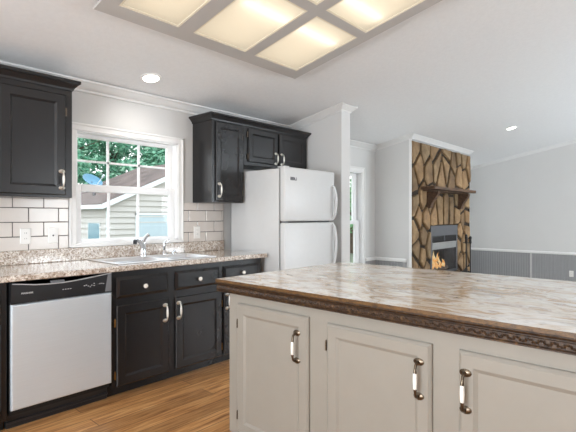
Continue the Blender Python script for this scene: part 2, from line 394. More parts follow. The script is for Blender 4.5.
# windows ---------------------------------------------------------
def window(name, x0, x1, z0, z1, lab, sashes, casing, bot):
    root = bpy.data.objects.new(name, None); COL.objects.link(root); root.location = ((x0+x1)/2, YW, z0); struct(root, lab, 'window')
    ct = casing
    b = MB()   # picture-frame casing, stepped
    for (o, y, i) in ((ct, .014, 0.0), (ct, .022, ct*.62)):
        cb = min(o, bot); a0, a1, c0, c1 = x0-o, x1+o, z0-cb, z1+o
        ii = ct-.012 if i == 0 else i
        if i == 0: rects = [(a0, a1, c1-ct+.0, c1), (a0, a1, c0, z0), (a0, x0, z0, z1), (x1, a1, z0, z1)]
        else:
            k = ct*.3; rects = [(a0, a1, c1-k, c1), (a0, a1, c0, c0+min(k, cb*.4)), (a0, a0+k, c0, c1), (a1-k, a1, c0, c1)]
        for r in rects: b.box(r[0], r[1], YW-y, YW-.0005, r[2], r[3], .003)
    b.build('casing', M['white'], root)
    b = MB()   # jamb liner
    j = .010
    for r in ((x0, x0+j, z0, z1), (x1-j, x1, z0, z1), (x0, x1, z0, z0+j), (x0, x1, z1-j, z1)): b.box(r[0], r[1], YW-.004, YW+.125, r[2], r[3])
    b.build('jamb', M['vinyl'], root)
    for (sx0, sx1, sz0, sz1, y, st, mv, mh) in sashes:
        b = MB()
        sl, sr, sb, stp = st
        for r in ((sx0, sx0+sl, sz0, sz1), (sx1-sr, sx1, sz0, sz1), (sx0+sl, sx1-sr, sz0, sz0+sb), (sx0+sl, sx1-sr, sz1-stp, sz1)): b.box(r[0], r[1], y, y+.035, r[2], r[3], .004)
        s = b.build('sash', M['vinyl'], root)
        if mv or mh:
            b = MB(); w = .0085
            for x in mv: b.box(x-w, x+w, y+.008, y+.026, sz0+sb, sz1-stp)
            for z in mh: b.box(sx0+sl, sx1-sr, y+.008, y+.026, z-w, z+w)
            b.build('muntin', M['vinyl'], s)
        b = MB(); b.box(sx0+sl-.004, sx1-sr+.004, y+.015, y+.019, sz0+sb-.004, sz1-stp+.004); b.build('pane', M['glass'], s)
    return root
window('window_1', *KW, 'white double hung window with muntins above the sink', [
    (KW[0]+.010, KW[1]-.010, 1.47, KW[3]-.010, YW+.068, (.022, .055, .04, .03), (1.722, 2.002), (1.70,)),
    (KW[0]+.010, KW[1]-.010, KW[2]+.010, 1.510, YW+.03, (.045, .052, .024, .06), (1.712, 1.975), ())], .056, .026)
window('window_2', *LW, 'tall white double hung window beyond the partition wall', [
    (LW[0]+.016, LW[1]-.016, 1.14, LW[3]-.016, YW+.068, (.05, .09, .05, .04), (), ()),
    (LW[0]+.016, LW[1]-.016, LW[2]+.016, 1.195, YW+.03, (.05, .10, .05, .05), (), ())], .075, .07)

# backsplash tiles ------------------------------------------------
def tiles(x0, x1, z0, z1, off, zrow, lab):
    tw, th, g = .2035, .1035, .0055
    b = MB(); b.mi = 1; b.box(x0, x1, YW-.005, YW-.0003, z0, z1); b.mi = 0
    k = math.floor((z0-zrow)/th)
    while zrow+k*th < z1-.004:
        a0 = max(z0, zrow+k*th+g/2); a1 = min(z1, zrow+(k+1)*th-g/2)
        sh = off+(tw/2 if k % 2 else 0); i = math.floor((x0-sh)/tw)
        while sh+i*tw < x1-.006:
            c0 = max(x0, sh+i*tw+g/2); c1 = min(x1, sh+(i+1)*tw-g/2)
            if c1-c0 > .008 and a1-a0 > .008: b.box(c0, c1, YW-.010, YW-.004, a0, a1, .0022)
            i += 1
        k += 1
    return struct(b.build(trimname(), [M['tile'], M['grout']]), lab, 'tile backsplash')
tiles(-.3, 1.370, 1.0125, 1.384, 1.094-.2035, 1.006, 'white subway tile backsplash left of the window')
tiles(2.403, 2.888, 1.0125, 1.384, 2.463-.2035, 1.000, 'white subway tile backsplash between the window and fridge')

# ---------------------------------------------------------------- hardware
def pull(door, c, n, u, L=.125, k=1.0, mat='nickel'):
    """porcelain-gripped pull: vertical, centred at c on the door face, n outwards, u sideways"""
    c, n, u = V3(c), V3(n), V3(u); z = V3((0, 0, 1)); h = L/2*k
    b = MB()
    path = []; rad = []
    for sgn in (1, -1):
        e = c+z*(sgn*h)
        b.lathe(e, n, [(.021*k, 0), (.021*k, .002), (.015*k, .005), (.007*k, .007), (.001, .0075)], 16, .66, 1.0, up=u)
        q = [e+n*.003, e+n*.016*k, e+n*.027*k-z*(sgn*.009*k), e+n*.031*k-z*(sgn*.022*k), c+n*.032*k+z*(sgn*h*.44)]
        w = [.0062*k, .0056*k, .0054*k, .0052*k, .0070*k]
        path += q if sgn == 1 else q[::-1]; rad += w if sgn == 1 else w[::-1]
    b.tube(path, rad, 10)
    p = b.build('pull', M[mat], door, True)
    b = MB(); hh = h*.5
    b.lathe(c+n*.032*k-z*hh, z, [(.0055*k, 0), (.0072*k, .004), (.0085*k, hh), (.0072*k, 2*hh-.004), (.0055*k, 2*hh)], 14)
    b.build('pull_grip', M['porcelain'], door, True)
def knob(door, c, n):
    b = MB(); b.lathe(c, n, [(.012, 0), (.012, .003), (.006, .006), (.0055, .014)], 16); b.build('knob_base', M['pewter'], door, True)
    b = MB(); b.lathe(V3(c)+V3(n)*.012, n, [(.008, 0), (.0155, .005), (.017, .010), (.0145, .016), (.008, .0195), (.001, .0205)], 18); b.build('knob', M['porcelain'], door, True)
def hinge(door, c, n, up=.025, w=.006, mat='brass'):
    c, n = V3(c), V3(n); b = MB(); b.tube([c+n*.004-V3((0, 0, up)), c+n*.004+V3((0, 0, up))], w, 8)
    b.tube([c+n*.004+V3((0, 0, up)), c+n*.004+V3((0, 0, up+.006))], w*.6, 8); b.build('hinge', M[mat], door, True)
DOOR = lambda st=.058, t=.02: [(0, 0), (0, t-.007), (.007, t), (st, t), (st+.015, t-.009)]
RAISED = lambda t=.02: [(0, 0), (0, t-.011), (.005, t-.008), (.02, t), (.024, t)]
NY = (0, -1, 0); UX = (1, 0, 0); UZ = (0, 0, 1)
def door_y(root, x0, x1, z0, z1, y, name='door', mat='black', st=.058):
    b = MB(); b.rings((x0, y, z0), UX, UZ, NY, x1-x0, z1-z0, DOOR(st)); return b.build(name, M[mat], root)
def drawer_y(root, x0, x1, z0, z1, y, mat='black'):
    b = MB(); b.rings((x0, y, z0), UX, UZ, NY, x1-x0, z1-z0, RAISED()); return b.build('drawer', M[mat], root)

# ---------------------------------------------------------------- base cabinets on the window wall
YF = 2.925                      # face-frame plane; doors stand .02 proud
def base_carcass(root, x0, x1, back=3.5, sink=False):
    b = MB()
    if sink: b.prism([(x0, YF, .07), (x0, YF, .875), (x0, YF+.03, .875), (x0, YF+.03, .72), (x0, back, .72), (x0, back, .07)], (x1-x0, 0, 0))
    else: b.box(x0, x1, YF, back, .07, .875, .002)
    b.build('body', M['black'], root)
    b = MB(); b.box(x0, x1, YF+.068, back, 0, .07); b.build('toe_kick', M['black'], root)
cab = thing('base_cabinet', (1.9, 3.2, 0), 'black sink base cabinet with two doors and two false drawers right of the dishwasher', 'cabinet')
base_carcass(cab, 1.421, 2.384, sink=True)
d = drawer_y(cab, 1.452, 1.858, .688, .833, YF); knob(d, (1.657, YF-.02, .757), NY)
d = drawer_y(cab, 1.922, 2.345, .688, .833, YF); knob(d, (2.136, YF-.02, .757), NY)
d = door_y(cab, 1.452, 1.864, .083, .640, YF); pull(d, (1.828, YF-.02, .534), NY, UX, .115)
for z in (.52, .16): hinge(d, (1.444, YF-.004, z), NY)
d = door_y(cab, 1.924, 2.372, .083, .636, YF); pull(d, (1.947, YF-.02, .534), NY, UX, .115)
for z in (.52, .16): hinge(d, (2.379, YF-.004, z), NY)
cab = thing('base_cabinet', (2.62, 3.2, 0), 'narrow black base cabinet with one drawer beside the white fridge', 'cabinet')
base_carcass(cab, 2.386, 2.85)
d = drawer_y(cab, 2.394, 2.815, .690, .831, YF); knob(d, (2.6, YF-.02, .765), NY)
d = door_y(cab, 2.397, 2.815, .083, .634, YF); pull(d, (2.426, YF-.02, .534), NY, UX, .115)
cab = thing('base_cabinet', (.4, 3.2, 0), 'black base cabinet cut off at the left edge, left of the dishwasher', 'cabinet')
base_carcass(cab, -.3, .797)
d = door_y(cab, .25, .765, .083, .640, YF); drawer_y(cab, .25, .765, .688, .833, YF)
# dishwasher
dw = thing('dishwasher', (1.117, 3.2, 0), 'stainless steel dishwasher with black control panel under the speckled counter', 'dishwasher')
b = MB(); b.box(.81, 1.411, YF+.01, 3.48, .09, .868); b.build('body', M['dark'], dw)
b = MB(); b.rings((.815, YF+.01, .122), UX, UZ, NY, .602, .618, [(0, 0), (0, .02), (.006, .027), (.012, .028)]); b.build('door_panel', M['steel'], dw)
b = MB(); b.box(.806, 1.416, YF+.05, YF+.09, .0, .105, .003); b.box(.806, 1.416, YF+.04, YF+.05, .03, .045, .002); b.build('toe_kick', M['blackplastic'], dw)
# control panel with a scooped pocket handle
arc = [(0, .862), (.05, .856), (.12, .846), (.20, .8415), (.28, .841), (.36, .846), (.45, .855), (.53, .864), (.592, .872)]
x0 = .813; yf = YF-.02
b = MB(); top = [(x0+.006+s, yf, z) for s, z in arc]
b.prism([(x0, yf, .744), (x0+.602, yf, .744), (x0+.602, yf, .873)]+top[::-1]+[(x0, yf, .866)], (0, .032, 0))
cp = b.build('control_panel', M['blackplastic'], dw)
b = MB(); b.tube([(p[0], yf-.001, p[2]) for p in top], .0032, 8); b.build('handle_lip', paint('satin_grey_lip', (186, 186, 188), .3, .02), cp, True)
b = MB(); b.box(x0, x0+.602, yf+.03, yf+.036, .80, .874); b.build('handle_recess', M['dark'], cp)
b = MB(); b.box(x0+.22, x0+.30, yf+.006, yf+.03, .843, .858, .003); b.build('latch', M['greyplastic'], cp)
b = MB(); b.prism([(x0+.555, yf-.001, .75), (x0+.598, yf-.001, .75), (x0+.598, yf-.001, .868), (x0+.575, yf-.001, .865)], (0, .002, 0)); b.build('side_accent', M['greyplastic'], cp)
for s in (.283, .298, .313, .328):
    b = MB(); b.box(x0+s, x0+s+.009, yf-.001, yf+.001, .796, .7995); b.build('control_mark', M['mark'], cp)
for s, z in ((.415, .803), (.427, .806), (.440, .799), (.452, .792), (.462, .802), (.478, .812), (.478, .798), (.515, .806), (.527, .807), (.54, .804)):
    b = MB(); b.box(x0+s, x0+s+.008, yf-.001, yf+.001, z, z+.004); b.build('control_mark', M['mark'], cp)
def lettering(txt, loc, rot, size, mat, parent, sx=1):
    cu = bpy.data.curves.new('lettering', 'FONT'); cu.body = txt; cu.size = size; cu.extrude = .0006; cu.align_x = 'LEFT'; cu.space_character = 1.1
    t = bpy.data.objects.new('tmp', cu); COL.objects.link(t); bpy.context.view_layer.update()
    me = bpy.data.meshes.new_from_object(t.evaluated_get(bpy.context.evaluated_depsgraph_get())); bpy.data.objects.remove(t)
    me.materials.clear(); me.materials.append(mat); me.name = 'lettering'
    me.transform(Matrix.Translation(V3(loc)-parent_world(parent)) @ rot.to_4x4() @ Matrix.Diagonal((sx, 1, 1, 1)))
    o = bpy.data.objects.new('lettering', me); COL.objects.link(o); o.parent = parent; return o
ROTY = Matrix.Rotation(R(90), 3, 'X')
lettering('FRIGIDAIRE', (.866, yf-.0008, .797), ROTY, .0135, M['mark'], cp, .85)

# counter with a hole for the sink ---------------------------------
SX0, SX1, SY0, SY1 = 1.49, 2.36, 2.965, 3.455
ct = thing('countertop', (1.3, 3.2, .876), 'speckled beige brown laminate counter under the window', 'countertop')
b = MB(); b.grid([-.3, SX0+.02, SX1-.02, 2.887], [2.888, SY0+.02, SY1-.02, YW-.0005], {(1, 1)}, lambda u, v: (u, v, .914), (0, 0, -.038))
es = [e for e in b.bm.edges if all(abs(v.co.y-2.888) < 1e-4 for v in e.verts) and abs(e.verts[0].co.z-e.verts[1].co.z) < 1e-4]
bmesh.ops.bevel(b.bm, geom=es, offset=.008, segments=3, affect='EDGES', profile=.5)
b.build('slab', M['speckle'], ct)
b = MB(); b.box(-.3, 2.887, YW-.021, YW-.0005, .9142, 1.012, .004, 2); b.build('backsplash_lip', M['speckle'], ct)
# sink
sk = thing('kitchen_sink', ((SX0+SX1)/2, 3.2, .914), 'double bowl stainless steel sink set in the counter under the window', 'sink')
b = MB(); m0, m1 = 1.905, 1.945; by0, by1 = SY0+.035, SY1-.105
b.grid([SX0, SX0+.035, m0, m1, SX1-.035, SX1], [SY0, by0, by1, SY1], {(1, 1), (3, 1)}, lambda u, v: (u, v, .9215), (0, 0, -.007))
bmesh.ops.bevel(b.bm, geom=[e for e in b.bm.edges if e.calc_face_angle(0) > .5], offset=.003, segments=2, affect='EDGES', profile=.5)
b.build('rim', M['sinksteel'], sk)
for a0, a1 in ((SX0+.035, m0), (m1, SX1-.035)):
    b = MB(); b.rings((a0, by0, .918), UX, (0, 1, 0), (0, 0, -1), a1-a0, by1-by0, [(0, 0), (.008, .02), (.015, .14), (.03, .165), (.06, .17)])
    # open the top of the bowl
    f = max(b.bm.faces, key=lambda f: f.calc_center_median().z); bmesh.ops.delete(b.bm, geom=[f], context='FACES_ONLY')
    bw = b.build('basin', M['sinksteel'], sk)
    b = MB(); b.lathe(((a0+a1)/2, (by0+by1)/2, .749), UZ, [(.04, 0), (.04, .002), (.03, .004), (.012, .002)], 20); b.build('drain', M['chrome'], bw, True)
# faucet
fx, fy = 1.93, 3.405
fa = thing('faucet', (fx, fy, .9215), 'chrome single lever faucet with dark tipped spout behind the sink', 'faucet')
b = MB(); b.lathe((fx, fy, .9215), UZ, [(.03, 0), (.03, .006), (.028, .014), (.025, .03), (.024, .085), (.027, .095), (.026, .115), (.014, .125)], 20); b.build('body', M['chrome'], fa, True)
b = MB(); b.tube([(fx, fy-.004, .99), (fx-.02, fy-.014, 1.025), (fx-.05, fy-.03, 1.050), (fx-.085, fy-.05, 1.058), (fx-.105, fy-.062, 1.053)], [.020, .018, .016, .0145, .0145], 12); sp = b.build('spout', M['chrome'], fa, True)
b = MB(); b.tube([(fx-.102, fy-.06, 1.056), (fx-.108, fy-.064, 1.030)], [.0165, .0155], 12); b.build('aerator', M['blackplastic'], sp, True)
b = MB(); b.tube([(fx, fy, 1.04), (fx+.008, fy-.004, 1.062), (fx+.022, fy-.012, 1.085), (fx+.044, fy-.022, 1.102)], [.019, .017, .014, .016], 10); b.build('lever', M['chrome'], fa, True)
sx, sy = 2.135, 3.405
sp = thing('side_sprayer', (sx, sy, .9215), 'chrome side sprayer standing right of the faucet', 'sprayer')
b = MB(); b.lathe((sx, sy, .9215), UZ, [(.024, 0), (.024, .006), (.017, .016), (.014, .035), (.012, .04)], 18); b.build('holder', M['chrome'], sp, True)
b = MB(); b.tube([(sx, sy, .955), (sx-.005, sy, .985), (sx-.002, sy-.004, 1.01), (sx+.014, sy-.008, 1.033), (sx+.04, sy-.012, 1.046)], [.011, .013, .0145, .0145, .012], 12); b.build('spray_head', M['chrome'], sp, True)
b = MB(); b.lathe((2.235, 3.405, .9215), UZ, [(.03, 0), (.03, .004), (.026, .012), (.014, .02), (.008, .022), (.011, .03), (.009, .036), (.001, .038)], 20)
tag(b.build('sink_stopper', M['chrome'], None, True), 'small low chrome stopper on the back right corner of the sink rim', 'stopper')

# outlets
def plate(c, n, w, h, name, lab, cat, kind):
    c, n = V3(c), V3(n); u = V3(UZ).cross(n).normalized()*-1
    t = thing(name, c, lab, cat)
    b = MB(); b.rings(c-u*w/2-V3(UZ)*h/2, u, UZ, n, w, h, [(0, 0), (0, .003), (.004, .006), (.005, .006)]); b.build('cover_plate', M['plate'], t)
    if kind == 'outlet':
        for s in (-1, 1):
            b = MB(); b.lathe(c+n*.0055+V3((0, 0, s*.02)), n, [(.0155, 0), (.0155, .0018), (.014, .002)], 18); r = b.build('receptacle', M['plate'], t)
            b = MB()
            for q in (-1, 1):
                p = c+n*.0073+V3((0, 0, s*.02+.003))+u*(q*.006)
                b.rings(p-u*.0012-V3(UZ)*.004, u, UZ, n, .0024, .008, [(0, 0), (0, .0006)])
            b.build('slots', M['gasket'], r)
    else:
        b = MB(); b.lathe(c+n*.0055, n, [(.006, 0), (.006, .002), (.003, .002), (.003, .004)], 14); b.build('jack', M['gasket'], t)
plate((1.073, YW-.0103, 1.113), NY, .07, .114, 'wall_outlet', 'white outlet with two receptacles on the tiles left of the window', 'outlet', 'outlet')
plate((1.258, YW-.0103, 1.113), NY, .07, .114, 'cable_jack_plate', 'white wall plate with one small centre jack beside the window trim', 'wall plate', 'jack')
plate((2.558, YW-.0103, 1.10), NY, .075, .116, 'wall_outlet', 'white outlet on the tiles between the window and fridge', 'outlet', 'outlet')
plate((XR-.0125, 1.645, .175), (-1, 0, 0), .07, .114, 'wall_outlet', 'white outlet low on the grey beadboard of the end wall', 'outlet', 'outlet')

# ---------------------------------------------------------------- wall cabinets
YU = 3.223
def cab_crown(root, x0, x1, y0, z0, z1, left, right):
    """flared cabinet crown with returns"""
    b = MB(); prof = [(0, 0), (.006, .002), (.010, .016), (.034, .044), (.044, .05), (.044, z1-z0)]
    yb = YW-.002
    loops = []
    for u, w in prof:
        xa = x0-(u if left else 0); xb = x1+(u if right else 0)
        loops.append([b.bm.verts.new(p) for p in ((xa, yb, z0+w), (xa, y0-u, z0+w), (xb, y0-u, z0+w), (xb, yb, z0+w))])
    for A, Bq in zip(loops, loops[1:]):
        for q in range(4): b.face([A[q], A[(q+1) % 4], Bq[(q+1) % 4], Bq[q]])
    b.face(loops[0][::-1]); b.face(loops[-1]); return b.build('crown', M['black'], root)
wc = thing('wall_cabinet', (.7, 3.37, 1.384), 'black wall cabinet at the left edge, left of the window', 'cabinet')
b = MB(); b.box(-.3, 1.281, YU, YW-.002, 1.384, 2.14, .002); b.build('body', M['black'], wc)
cab_crown(wc, -.3, 1.281, YU, 2.135, 2.205, False, True)
d = door_y(wc, .832, 1.232, 1.402, 2.098, YU); pull(d, (1.205, YU-.02, 1.508), NY, UX, .115)
for z in (1.98,): hinge(d, (1.238, YU-.003, z), NY, mat='pewter')
d = door_y(wc, .40, .80, 1.402, 2.098, YU); pull(d, (.43, YU-.02, 1.508), NY, UX, .115)
wc = thing('wall_cabinet', (2.7, 3.37, 1.384), 'tall black wall cabinet between the window and the fridge top cabinet', 'cabinet')
b = MB(); b.box(2.513, 2.898, YU, YW-.002, 1.384, 2.14, .002); b.build('body', M['black'], wc)
cab_crown(wc, 2.513, 2.898, YU, 2.135, 2.198, True, False)
d = door_y(wc, 2.55, 2.874, 1.397, 2.128, YU, st=.05); pull(d, (2.583, YU-.02, 1.497), NY, UX, .115)
for z in (1.48, 2.02): hinge(d, (2.879, YU-.003, z), NY, mat='pewter')
wc = thing('wall_cabinet', (3.38, 3.37, 1.77), 'low black two door wall cabinet above the white fridge', 'cabinet')
b = MB(); b.box(2.899, 3.855, YU, YW-.002, 1.758, 2.14, .002); b.build('body', M['black'], wc)
cab_crown(wc, 2.899, 3.855, YU, 2.135, 2.198, False, True)
d = door_y(wc, 2.952, 3.366, 1.79, 2.122, YU, st=.05); pull(d, (3.333, YU-.02, 1.855), NY, UX, .105); hinge(d, (2.945, YU-.003, 1.84), NY, mat='pewter'); hinge(d, (2.945, YU-.003, 2.06), NY, mat='pewter')
d = door_y(wc, 3.392, 3.806, 1.79, 2.122, YU, st=.05); pull(d, (3.425, YU-.02, 1.855), NY, UX, .105)

# ---------------------------------------------------------------- refrigerator
FX0, FX1, FY0, FY1, FZ = 2.925, 3.68, 2.70, 3.44, 1.706
fr = thing('refrigerator', (3.335, 3.1, 0), 'white top freezer refrigerator between the counter and partition wall', 'refrigerator')
b = MB(); b.box(FX0, FX1, FY0+.075, FY1, .03, FZ-.012, .006, 2); b.build('body', M['fridge'], fr)
b = MB(); b.box(FX0+.02, FX1-.02, FY0+.09, FY1-.05, 0, .035); b.build('base_grille', M['gasket'], fr)
b = MB(); b.box(FX0+.012, FX1-.012, FY0+.062, FY0+.078, .08, FZ-.02); b.build('gasket', M['gasket'], fr)
def fdoor(z0, z1, nm):
    b = MB(); b.box(FX0, FX1, FY0, FY0+.065, z0, z1, .014, 3); return b.build(nm, M['fridge'], fr, True)
dz = 1.202
fd = fdoor(dz+.007, FZ, 'freezer_door'); ld = fdoor(.09, dz-.007, 'fridge_door')
def fhandle(door, za, zb, flip):
    b = MB(); n = 14; X = FX1-.032; L = []
    for i in range(n+1):
        t = i/n; s = math.sin(math.pi*min(1, max(0, t)))**.55
        z = za+(zb-za)*t; yo = FY0-.006-.045*s; w = .013; dd = .013
        L.append([b.bm.verts.new(p) for p in ((X-w, yo, z), (X+w, yo, z), (X+w, yo+dd*1.4, z), (X-w, yo+dd*1.4, z))])
    for A, Bq in zip(L, L[1:]):
        for q in range(4): b.face([A[q], A[(q+1) % 4], Bq[(q+1) % 4], Bq[q]])
    b.face(L[0][::-1]); b.face(L[-1])
    bmesh.ops.bevel(b.bm, geom=[e for e in b.bm.edges if e.calc_face_angle(0) > .9], offset=.004, segments=2, affect='EDGES')
    b.build('handle', M['fridge'], door, True)
fhandle(fd, dz+.02, 1.575, 0); fhandle(ld, .76, dz-.02, 1)
b = MB(); b.box(FX0+.015, FX0+.075, FY0+.01, FY0+.11, FZ-.004, FZ+.008, .004); b.build('hinge_cover', M['fridge'], fr)
b = MB(); b.box(FX0+.012, FX0+.06, FY0+.012, FY0+.05, dz-.006, dz+.006, .001); b.build('middle_hinge', M['greyplastic'], fr)
# small grey badge of blurred strokes
b = MB(); bx, bz = 3.000, 1.594
for o, w, z0, z1 in ((0, .008, 0, .03), (.011, .012, .0, .03), (.026, .014, .0, .03), (.043, .013, .0, .03), (.059, .006, .0, .026), (.065, .012, 0, .008), (.082, .006, .004, .03), (.077, .007, 0, .007)):
    b.box(bx+o, bx+o+w, FY0-.0015, FY0+.001, bz+z0-.008, bz+z1-.008)
b.build('badge', M['badge'], fd)

# ---------------------------------------------------------------- island
IX0, IX1, IY0, IY1 = 1.5235, 2.732, -.75, 1.924
IC0, ICY = 1.563, 1.853
isl = thing('island_cabinet', (2.05, .6, 0), 'white painted island cabinet with panelled doors in the foreground', 'cabinet')
b = MB(); b.box(IC0, 2.48, IY0+.06, ICY, .09, .846, .002); b.build('body', M['greige'], isl)
b = MB(); b.box(IC0+.07, 2.46, IY0+.1, ICY-.03, 0, .09); b.build('toe_kick', M['greige'], isl)
NX = (-1, 0, 0); UY = (0, 1, 0)
IDR = [(0, 0), (0, .010), (.004, .014), (.012, .02), (.052, .02), (.066, .011)]
def idoor(y0, y1, z0, z1, py, hy):
    b = MB(); b.rings((IC0, y0, z0), UY, UZ, NX, y1-y0, z1-z0, IDR); d = b.build('door', M['greige'], isl)
    pull(d, (IC0-.02, py, .652), NX, UY, .128, 1.0, 'pewter')
    for z in (.685, .2): hinge(d, (IC0-.003, hy, z), NX, .02, .005, 'pewter')
    return d
idoor(1.285, 1.772, .12, .797, 1.348, 1.780)
idoor(.700, 1.180, .12, .788, .746, 1.189)
idoor(.115, .601, .12, .788, .574, .107)
idoor(-.47, .015, .12, .788, -.43, .02)
it = thing('island_countertop', (2.1, .6, .846), 'streaked beige marble look island top with carved dark edge', 'countertop')
b = MB(); b.box(IX0+.005, IX1-.005, IY0+.005, IY1-.005, .903, .914); b.build('slab', M['marble'], it)
# carved edge moulding: profile swept round, band with relief
def moulding():
    b = MB()
    prof = [(.012, .8995), (.002, .8995), (-.001, .894), (.002, .889), (.009, .885), (.009, .882), (.0045, .880), (.0045, .858), (.007, .855), (.003, .852), (.003, .849), (.008, .846), (.03, .846)]
    path = [((IX0, IY0), (1, 0)), ((IX0, IY1), None), ((IX1, IY1), None), ((IX1, IY0), None)]
    L = []
    for k, (x, y) in enumerate(((IX0, IY0), (IX0, IY1), (IX1, IY1), (IX1, IY0))):
        sx = 1 if x == IX0 else -1; sy = 1 if y == IY0 else -1
        L.append([b.bm.verts.new((x+sx*u, y+sy*u, z)) for u, z in prof])
    n = len(prof)
    for k in range(4):
        A, Bq = L[k], L[(k+1) % 4]
        for i in range(n-1): b.face([A[i], A[i+1], Bq[i+1], Bq[i]])
    bmesh.ops.holes_fill(b.bm, edges=[e for e in b.bm.edges if e.is_boundary], sides=8)
    # carved leaf band: interlaced lozenges standing proud of the band
    def loz(c, u, n, w, h, t):
        c, u, n = V3(c), V3(u), V3(n)
        ring = [c+u*w, c+V3(UZ)*h, c-u*w, c-V3(UZ)*h]; vs = [b.bm.verts.new(p+n*.0003) for p in ring]; ap = b.bm.verts.new(c+n*t)
        for i in range(4): b.face([vs[i], vs[(i+1) % 4], ap])
    st = .0175
    y = IY0+.02; i = 0
    while y < IY1-.015:
        n = (-1, 0, 0); c = (IX0+.0045, y, .869)
        loz((c[0], y, .8735 if i % 2 else .8645), UY, n, .0085, .0055, .0045)
        loz((c[0], y+st/2, .869), UY, n, .005, .0095, .0035)
        y += st; i += 1
    x = IX0+.02
    while x < IX1-.015:
        loz((x, IY1-.0045, .8735 if i % 2 else .8645), UX, (0, 1, 0), .0085, .0055, .0045)
        loz((x+st/2, IY1-.0045, .869), UX, (0, 1, 0), .005, .0095, .0035)
        x += st; i += 1
    return b
moulding().build('edge_moulding', M['carved'], it)
b = MB(); b.grid([IX0, IX0+.005, IX1-.005, IX1], [IY0, IY0+.005, IY1-.005, IY1], {(1, 1)}, lambda u, v: (u, v, .9136), (0, 0, -.0145)); b.build('edge_strip', M['edgewood'], it)

# ---------------------------------------------------------------- ceiling lights
DS = V3((0, -1, SL)).normalized(); DN = V3((0, -SL, -1)).normalized()     # up-slope direction and ceiling normal (into room)
def cpt(x, y, off=0.0): return V3((x, y, zc(y)))+DN*off
lf = thing('ceiling_light', cpt(1.98, 1.8), 'large six panel fluorescent ceiling light with taupe frame', 'ceiling light')
LX = (1.118, 1.213, 1.612, 1.722, 2.182, 2.272, 2.752, 2.85); LY = (2.525, 2.420, 1.823, 1.752, 1.155, 1.05)
b = MB(); b.grid(LX, LY, {(i, j) for i in (1, 3, 5) for j in (1, 3)}, lambda u, v: cpt(u, v, .062), tuple(-DN*.016)); b.build('frame', M['frame'], lf)
b = MB()   # side skirt and housing top
for (u0, u1, v0, v1) in ((LX[0]+.02, LX[-1]-.02, LY[0]-.03, LY[0]-.02), (LX[0]+.02, LX[-1]-.02, LY[-1]+.02, LY[-1]+.03), (LX[0]+.02, LX[0]+.03, LY[-1]+.03, LY[0]-.03), (LX[-1]-.03, LX[-1]-.02, LY[-1]+.03, LY[0]-.03)):
    b.prism([cpt(u0, v0, .003), cpt(u1, v0, .003), cpt(u1, v1, .003), cpt(u0, v1, .003)], DN*.052)
b.build('housing', M['greyplastic'], lf)
for i in (1, 3, 5):
    for j in (1, 3):
        b = MB(); u0, u1, v0, v1 = LX[i], LX[i+1], LY[j+1], LY[j]
        b.prism([cpt(u0+.001, v0+.001, .050), cpt(u1-.001, v0+.001, .050), cpt(u1-.001, v1-.001, .050), cpt(u0+.001, v1-.001, .050)], DN*.003)
        df = b.build('diffuser', M['diffuser'], lf)
        b = MB(); w = .013
        b.grid([u0, u0+w, u1-w, u1], [v0, v0+w, v1-w, v1], {(1, 1)}, lambda u, v: cpt(u, v, .060), tuple(-DN*.006)); b.build('bead', M['cream'], df)
for yy_ in (1.99, 1.60):
    b = MB(); b.tube([cpt(1.78, yy_, .020), cpt(2.70, yy_, .020)], .012, 10); b.build('tube', M['tube'], lf, True)
def downlight(x, y, lab, power):
    c = cpt(x, y); t = thing('recessed_light', c, lab, 'downlight', None)
    b = MB(); b.lathe(c, DN, [(.086, 0), (.086, .004), (.078, .007), (.064, .006), (.062, .003)], 28); b.build('trim_ring', M['white'], t, True)
    b = MB(); b.lathe(c+DN*.004, DN, [(.062, 0), (.060, .004), (.03, .006), (.001, .007)], 28); b.build('lens', M['lens'], t, True)
    l = bpy.data.lights.new('lamp', 'SPOT'); l.energy = power; l.spot_size = R(150); l.spot_blend = .8; l.shadow_soft_size = .06; l.color = (1, .96, .9)
    o = bpy.data.objects.new('lamp', l); COL.objects.link(o); o.parent = t; o.location = DN*.03
    return t
downlight(1.887, 3.205, 'round white recessed downlight in front of the kitchen window wall', 9)
downlight(7.25, 2.01, 'lit recessed downlight in the ceiling near the stone fireplace', 75)

# ---------------------------------------------------------------- fireplace
random.seed(11)
fp = thing('fireplace', ((XC0+XC1)/2, YC, 0), 'tan stone fireplace with dark wood mantel and glass fronted firebox', 'fireplace')
FBX0, FBX1, FBZ0, FBZ1 = 6.435, 7.475, .34, 1.105
ZT = zc(YC)-.084
b = MB(); yb = YC+.016
b.grid([XC0+.004, FBX0, FBX1, XC1], [0, FBZ0, FBZ1, ZT], {(1, 1)}, lambda u, v: (u, yb, v), (0, .02, 0)); b.build('mortar', M['mortar'], fp)
def clip(poly, nx, ny, c):
    out = []
    for i in range(len(poly)):
        p, q = poly[i], poly[(i+1) % len(poly)]; a = p[0]*nx+p[1]*ny-c; d = q[0]*nx+q[1]*ny-c
        if a <= 0: out.append(p)
        if (a < 0) != (d < 0) and a != d:
            t = a/(a-d); out.append((p[0]+(q[0]-p[0])*t, p[1]+(q[1]-p[1])*t))
    return out
